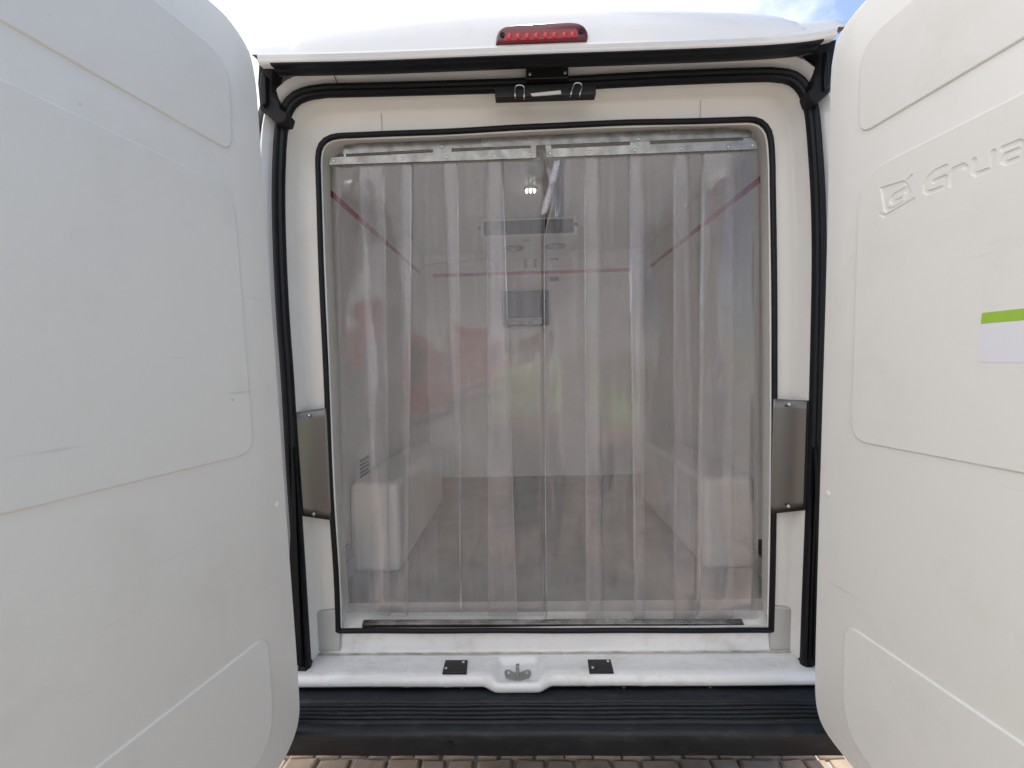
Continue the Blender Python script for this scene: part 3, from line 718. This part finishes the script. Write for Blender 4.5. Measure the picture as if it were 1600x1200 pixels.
# sticker on the right door
def onDoor(pts, q0, q1, name, m, parent):
    mb = MB(); a = [WRt(u, z, q0) for u, z in pts]; b = [WRt(u, z, q1) for u, z in pts]; mb.loft([a, b], closed=True, cap=True); return mb.build(name, m, parent)
stk = onDoor([(.4005, 1.5595), (.399, 1.488), (.60, 1.482), (.60, 1.5595)], .0030, .0046, 'sticker', 'lav', linR)
onDoor([(.4015, 1.5600), (.4035, 1.5800), (.60, 1.580), (.60, 1.5600)], .0040, .0048, 'sticker_band', 'green', linR)
skinR['label'] = 'right rear door with engraved lettering on its white inner panel'

# ================================================================== STRIP CURTAINS
def px_box(pts, Y, d, name, m, parent, bevel=.0006):
    a = [P(x, y, Y) for x, y in pts]; b = [p + Vector((0, d, 0)) for p in a]
    return MB().loft([a, b], closed=True, cap=True).build(name, m, parent, bevel=bevel)
YC = 1.432
px_box([(536, 241), (537, 227), (556, 227), (557, 225), (700, 219), (860, 211), (1000, 205), (1140, 199.5), (1141, 202), (1172, 203), (1176, 208), (1174, 214), (1016, 220), (984, 221), (865, 226), (829, 227.5), (706, 232), (676, 233.5)], YC - .004, .003, 'curtain_track', 'galv', van)
for x, y in ((690, 229), (998, 217)): screw(P(x, y, YC - .0045), (0, -1, 0), .0048, van)
# each strip: (top-left, top-right, bottom-left, bottom-right, layer, bottom y-left, y-right)
def strip(xt0, xt1, xb0, xb1, layer, yt0, yt1, yb0, yb1, tilt, parent, fold=None, seed=0):
    rnd = random.Random(seed); ph = rnd.uniform(0, 6); rows = []
    nv, nu = 46, 12
    for i in range(nv + 1):
        v = i / nv; row = []
        for j in range(nu + 1):
            u = j / nu
            px = (xt0 + (xt1 - xt0) * u) * (1 - v) + (xb0 + (xb1 - xb0) * u) * v
            py = (yt0 + (yt1 - yt0) * u) * (1 - v) + (yb0 + (yb1 - yb0) * u) * v
            w_ = sstep(0, .25, v)
            edge = .0035 * (2 * u - 1) ** 2 * w_ * (1 if seed % 2 else -1) * .6
            Y = YC + layer * (.15 + .85 * w_) + w_ * (tilt * (u - .5) + edge + .0018 * math.sin(v * 7 + ph) + .0012 * math.sin(v * 17 + u * 3 + ph))
            p = P(px, py, Y)
            if fold:
                f_ = fold(u, v); p += Vector(f_)
            row.append(p)
        rows.append(row)
    o = MB().loft(rows).build('curtain_strip', 'strip', parent, sharp=80, solid=.0014, offset=0)
    o.data.materials.append(M['strip_edge']); o.modifiers['solid'].material_offset_rim = 1
    return o
base = P(680, 960, YC)
curL = thing('strip_curtain', 'clear plastic strip curtain on the left half, its bottom edge ending above the metal threshold', 'strip curtain', (base.x, YC, base.z), 'strip curtains hanging in the rear opening')
railL = px_box([(514, 257.5), (517, 246), (537, 244.5), (537, 240), (541, 240), (541, 245), (676, 238), (676, 232), (706, 231), (706, 237), (829, 231), (829, 227), (838, 227), (838, 245), (835, 247)], YC - .010, .0045, 'hanging_rail', 'galv', curL)
for x, y in ((522, 251.5), (558, 250.5), (628, 248), (698, 245.5), (768, 243), (829, 240.5)): screw(P(x, y, YC - .0105), (0, -1, 0), .0047, railL)
ytl = lambda x: 250 - (x - 515) * (16 / 325)
LS = [(519, 601, 540, 610, .006, .010), (557, 646, 586, 637, .000, -.012), (624, 716, 633, 722, .006, .008), (690, 786, 722, 808, .000, -.010), (760, 851, 763, 850, .006, .012)]
def foldL(u, v):
    a = math.exp(-((v - .05) / .05) ** 2) * sstep(.55, 1, u); return (0, .020 * a * math.sin(v * 40), 0)
for k, (a, b, c, d_, ly, tl) in enumerate(LS):
    strip(a, b, c, d_, ly, ytl(a), ytl(b), 960 + (k == 0) * -3 + k * .5, 962, tl, curL, fold=foldL if k == 4 else None, seed=k)
base = P(1020, 970, YC)
curR = thing('strip_curtain', 'clear plastic strip curtain on the right half, its first long strip hanging over the threshold', 'strip curtain', (base.x, YC, base.z), 'strip curtains hanging in the rear opening')
railR = px_box([(853, 246), (852, 227), (861, 226.5), (862, 232), (984, 226.5), (984, 221), (1016, 220), (1016, 225), (1161, 219), (1161, 215), (1175, 215.5), (1181, 222), (1184, 232), (1180, 233)], YC - .010, .0045, 'hanging_rail', 'galv', curR)
for x, y in ((860, 239.5), (921, 237), (992, 234.5), (1065, 232), (1138, 229), (1176, 227)): screw(P(x, y, YC - .0105), (0, -1, 0), .0047, railR)
ytr = lambda x: 237 - (x - 855) * (14 / 325)
def foldR(u, v):                                # first strip has curled in on itself near the top
    a = math.exp(-((v - .10) / .055) ** 2) * (1 - sstep(.05, .32, u))
    b = math.exp(-((v - .03) / .03) ** 2) * (1 - sstep(.1, .5, u))
    return (.022 * a, -.030 * a - .012 * b, 0)
RS = [(849, 938, 852, 941, -.004, .010), (912, 1005, 916, 1008, .004, -.010), (981, 1077, 990, 1085, -.002, .012), (1052, 1148, 1052, 1146, .004, -.008), (1096, 1186, 1088, 1184, -.002, .010)]
for k, (a, b, c, d_, ly, tl) in enumerate(RS):
    yb = [(977, 978), (968, 966), (966, 971), (968, 972), (974, 966)][k]
    if k == 0: ly = -.012
    strip(a, b, c, d_, ly, ytr(a), ytr(b), yb[0], yb[1], tl, curR, fold=foldR if k == 0 else None, seed=k + 11)

rows = []  # pale ribbon along the curled strip, its sky highlight put into the milky colour
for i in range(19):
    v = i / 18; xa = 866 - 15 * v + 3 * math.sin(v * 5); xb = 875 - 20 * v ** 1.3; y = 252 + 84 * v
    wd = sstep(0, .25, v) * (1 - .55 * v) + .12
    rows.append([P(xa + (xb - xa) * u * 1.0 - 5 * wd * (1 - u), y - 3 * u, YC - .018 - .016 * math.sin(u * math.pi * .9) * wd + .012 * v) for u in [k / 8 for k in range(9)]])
MB().loft(rows).build('curl_highlight', 'strip_highlight', curR, sharp=80, solid=.0014, offset=0)
# ================================================================== THINGS INSIDE THE CARGO BOX
# evaporator under the ceiling
ev = thing('evaporator_unit', 'flat white cooling unit with dark grille and two fans under the van ceiling', 'cooling unit', (.04, 2.70, 2.205))
x0, x1 = P(756, 360, 2.45).x, P(896, 360, 2.45).x
MB().box((x0 - .02, 2.452, 2.205), (x1 + .02, 2.98, 2.304)).build('housing', 'evap', ev, bevel=.006)
gr = MB(); gr.box((x0, 2.444, 2.215), (x1, 2.4515, 2.288)); gr.build('grille', 'grille', ev)
mb = MB()
for k in range(26):
    x = x0 + (x1 - x0) * (k + .5) / 26; mb.box((x - .002, 2.438, 2.217), (x + .002, 2.4435, 2.286))
mb.build('grille_bars', 'recorder', [o for o in ev.children if o.name.startswith('grille')][0])
for px, py in ((803, 388), (868, 385)):
    c = PZ(px, py, 2.203); mb = MB()
    mb.cyl(Vector((c.x, c.y, 2.2045)), (0, 0, -1), .062, .006, 28, .058)
    f = mb.build('fan', 'grille', ev)
    mb = MB(); mb.cyl(Vector((c.x, c.y, 2.198)), (0, 0, -1), .02, .004, 16)
    for k in range(3):
        rr = .026 + k * .013; mb.tube([Vector((c.x + rr * math.cos(a), c.y + rr * math.sin(a), 2.197)) for a in [2 * math.pi * q / 24 for q in range(25)]], .0012, 5, up=Vector((0, 0, 1)))
    mb.build('fan_guard', 'label', f)
for px, py in ((749, 356), (900, 350)):
    c = P(px, py, 2.45); MB().cyl(c + Vector((0, .01, 0)), (0, -1, 0), .010, .012, 14).build('mounting_bolt', 'grille', ev)
c = PZ(823, 376, 2.203); MB().cyl(Vector((c.x, c.y, 2.2045)), (0, 0, -1), .022, .003, 20).build('drain_tray_cap', 'label', ev)
# temperature recorder on the bulkhead
rc = thing('temperature_recorder', 'dark grey box with a pale label fixed to the back wall inside the van', 'recorder box', (.0, YB - .06, 1.8))
a, b = P(783, 455, 3.08), P(859, 507, 3.08)
MB().box((a.x, 3.085, b.z), (b.x, YB - .0004, a.z)).build('case', 'recorder', rc, bevel=.012, bseg=3)
MB().box((P(786, 455, 3.08).x, 3.079, b.z + .052), (P(842, 455, 3.08).x, 3.0845, a.z - .012)).build('front_cover', mat('cover_grey', (.035, .037, .04), .35, var=.2, bump=.1), rc, bevel=.004)
lb = MB().box((P(793, 455, 3.08).x, 3.080, b.z + .006), (P(846, 455, 3.08).x, 3.0845, b.z + .048)).build('label_plate', 'label', rc)
mb = MB(); lx = P(796, 455, 3.08).x
for k, (s, e) in enumerate(((0, .19), (.02, .15), (.05, .10))): mb.box((lx + s, 3.0790, b.z + .036 - k * .010), (lx + e, 3.0798, b.z + .039 - k * .010))
mb.box((lx + .125, 3.079, b.z + .012), (lx + .15, 3.0798, b.z + .022)); mb.build('label_lines', 'ink', lb)
# ceiling lamp
lc = PZ(829, 298, ZT - .012)
lm = thing('ceiling_lamp', 'small lit ceiling lamp with six bright points inside the van', 'lamp', (lc.x, lc.y, ZT))
MB().cyl(Vector((lc.x, lc.y, ZT)), (0, 0, -1), .032, .010, 28, .028).build('lamp_base', 'label', lm)
mb = MB()
for i in range(3):
    for j in range(2):
        q = Vector((lc.x + (i - 1) * .018, lc.y + (j - .5) * .024, ZT - .0145)); mb.ball(q, .003, .003, .003, 8, 6)
mb.build('diodes', 'led', lm)

# ================================================================== BEHIND THE CAMERA (seen only as reflections)
tk = thing('box_truck', 'red box truck parked across the yard, reflected in the strip curtain', 'truck', (.3, -4.6, 0))
MB().box((-2.7, -5.8, .95), (2.2, -3.6, 3.3)).build('cargo_body', 'truckred', tk, bevel=.04, bseg=3)
MB().box((-2.7, -3.62, .82), (2.2, -3.575, .97)).build('side_rail', 'band', tk, bevel=.01)
cabp = [(2.35, .55), (4.05, .55), (4.15, .95), (4.1, 1.35), (3.75, 2.35), (3.5, 2.5), (2.35, 2.5)]
cab = MB().loft([[Vector((x, yy, z)) for x, z in cabp] for yy in (-5.7, -3.65)], closed=True, cap=True).build('cab', 'truckred', tk, bevel=.05, bseg=3)
wq = [(2.75, 1.45), (3.85, 1.45), (3.6, 2.2), (2.75, 2.25)]
MB().loft([[Vector((x, yy, z)) for x, z in wq] for yy in (-3.66, -3.642)], closed=True, cap=True).build('side_window', 'glass', cab)
MB().box((-2.6, -5.6, .6), (3.9, -3.9, .8)).build('chassis', 'gap', tk)
for x in (-1.6, 3.2):
    for yy in (-3.98, -5.6):
        o = MB().cyl((x, yy, .42), (0, 1, 0), .42, .28, 32).build('wheel', 'tyre', tk, bevel=.03)
        MB().cyl((x, yy + .27, .42), (0, 1, 0), .22, .03, 24).build('rim', 'rim', o)
for o in [tk]: o.location = (-4.6, -13.0, 0)
# person in a lime jacket standing behind the camera
pr = thing('person', 'person in a lime jacket and dark trousers standing before the open van', 'person', (.22, -.75, 0))
def skinned(name, joints, edges, m, parent, sub=2, root=0):
    me = bpy.data.meshes.new(name); me.from_pydata([j[:3] for j in joints], edges, [])
    o = bpy.data.objects.new(name, me); col.objects.link(o); me.materials.append(M[m])
    md = o.modifiers.new('skin', 'SKIN'); md.use_smooth_shade = True
    lay = me.skin_vertices[0] if me.skin_vertices else None
    if lay is None:
        bm = bmesh.new(); bm.from_mesh(me); bm.verts.layers.skin.verify(); bm.to_mesh(me); bm.free(); lay = me.skin_vertices[0]
    for i, j in enumerate(joints):
        lay.data[i].radius = (j[3], j[4] if len(j) > 4 else j[3]); lay.data[i].use_root = (i == root)
    s = o.modifiers.new('sub', 'SUBSURF'); s.levels = sub; s.render_levels = sub
    adopt(o, parent); return o
bx, by = .22, -.75
J = [(0, 0, .95, .145, .11), (0, .0, 1.15, .14, .10), (0, 0, 1.35, .17, .11), (0, 0, 1.47, .10, .08), (0, .01, 1.53, .058), (0, .02, 1.60, .075, .085), (0, .02, 1.68, .078, .095), (0, .015, 1.75, .055, .07),
     (-.20, 0, 1.43, .06), (-.27, .02, 1.16, .045), (-.22, .20, 1.02, .034), (-.20, .27, 1.0, .030),
     (.20, 0, 1.43, .06), (.27, .02, 1.16, .045), (.22, .20, 1.02, .034), (.20, .27, 1.0, .030),
     (-.10, 0, .86, .09), (-.11, .01, .50, .065), (-.12, -.02, .10, .045), (-.12, .10, .04, .04),
     (.10, 0, .86, .09), (.11, .01, .50, .065), (.12, -.02, .10, .045), (.12, .10, .04, .04)]
J = [(j[0] + bx, j[1] + by, *j[2:]) for j in J]
E_ = [(0, 1), (1, 2), (2, 3), (3, 4), (4, 5), (5, 6), (6, 7), (3, 8), (8, 9), (9, 10), (10, 11), (3, 12), (12, 13), (13, 14), (14, 15), (0, 16), (16, 17), (17, 18), (18, 19), (0, 20), (20, 21), (21, 22), (22, 23)]
for hx, base_i in ((-.20, 11), (.20, 15)):
    for k, (dx, ln_) in enumerate(((-.03, .065), (-.01, .08), (.01, .085), (.03, .07), (.05 if hx < 0 else -.05, .045))):
        J.append((bx + hx + dx * .8, by + .30, .995 + .01, .010)); J.append((bx + hx + dx, by + .30 + ln_ * .6, .985, .0085)); J.append((bx + hx + dx, by + .30 + ln_, .97, .0075))
        n0 = len(J) - 3; E_ += [(base_i, n0), (n0, n0 + 1), (n0 + 1, n0 + 2)]
skinned('body', J, E_, 'skin', pr)
def grow(idx, extra): return [(J[i][0], J[i][1], J[i][2], J[i][3] + extra, (J[i][4] if len(J[i]) > 4 else J[i][3]) + extra) for i in idx]
jk = grow([0, 1, 2, 3, 8, 9, 10, 12, 13, 14], .022)
skinned('jacket', jk, [(0, 1), (1, 2), (2, 3), (3, 4), (4, 5), (5, 6), (3, 7), (7, 8), (8, 9)], 'vest', pr)
skinned('trousers', grow([0, 16, 17, 18, 20, 21, 22], .018), [(0, 1), (1, 2), (2, 3), (0, 4), (4, 5), (5, 6)], 'trouser', pr)
for i in (19, 23):
    j = J[i]; MB().ball((j[0], j[1] - .02, .055), .055, .14, .052).build('shoe', 'shoe', pr)
hd = (bx, by + .025, 1.685)
MB().ball((hd[0], hd[1] - .02, hd[2] + .035), .088, .108, .095).build('hair', 'hair', pr)
for s in (-1, 1):
    MB().ball((hd[0] + s * .033, hd[1] + .088, hd[2] - .015), .012, .008, .008).build('eye', 'ink', pr)
    MB().ball((hd[0] + s * .083, hd[1], hd[2] - .02), .012, .02, .03).build('ear', 'skin', pr)
MB().ball((hd[0], hd[1] + .102, hd[2] - .035), .014, .018, .024).build('nose', 'skin', pr)
MB().ball((hd[0], hd[1] + .092, hd[2] - .075), .026, .008, .007).build('mouth', 'red_dark', pr)
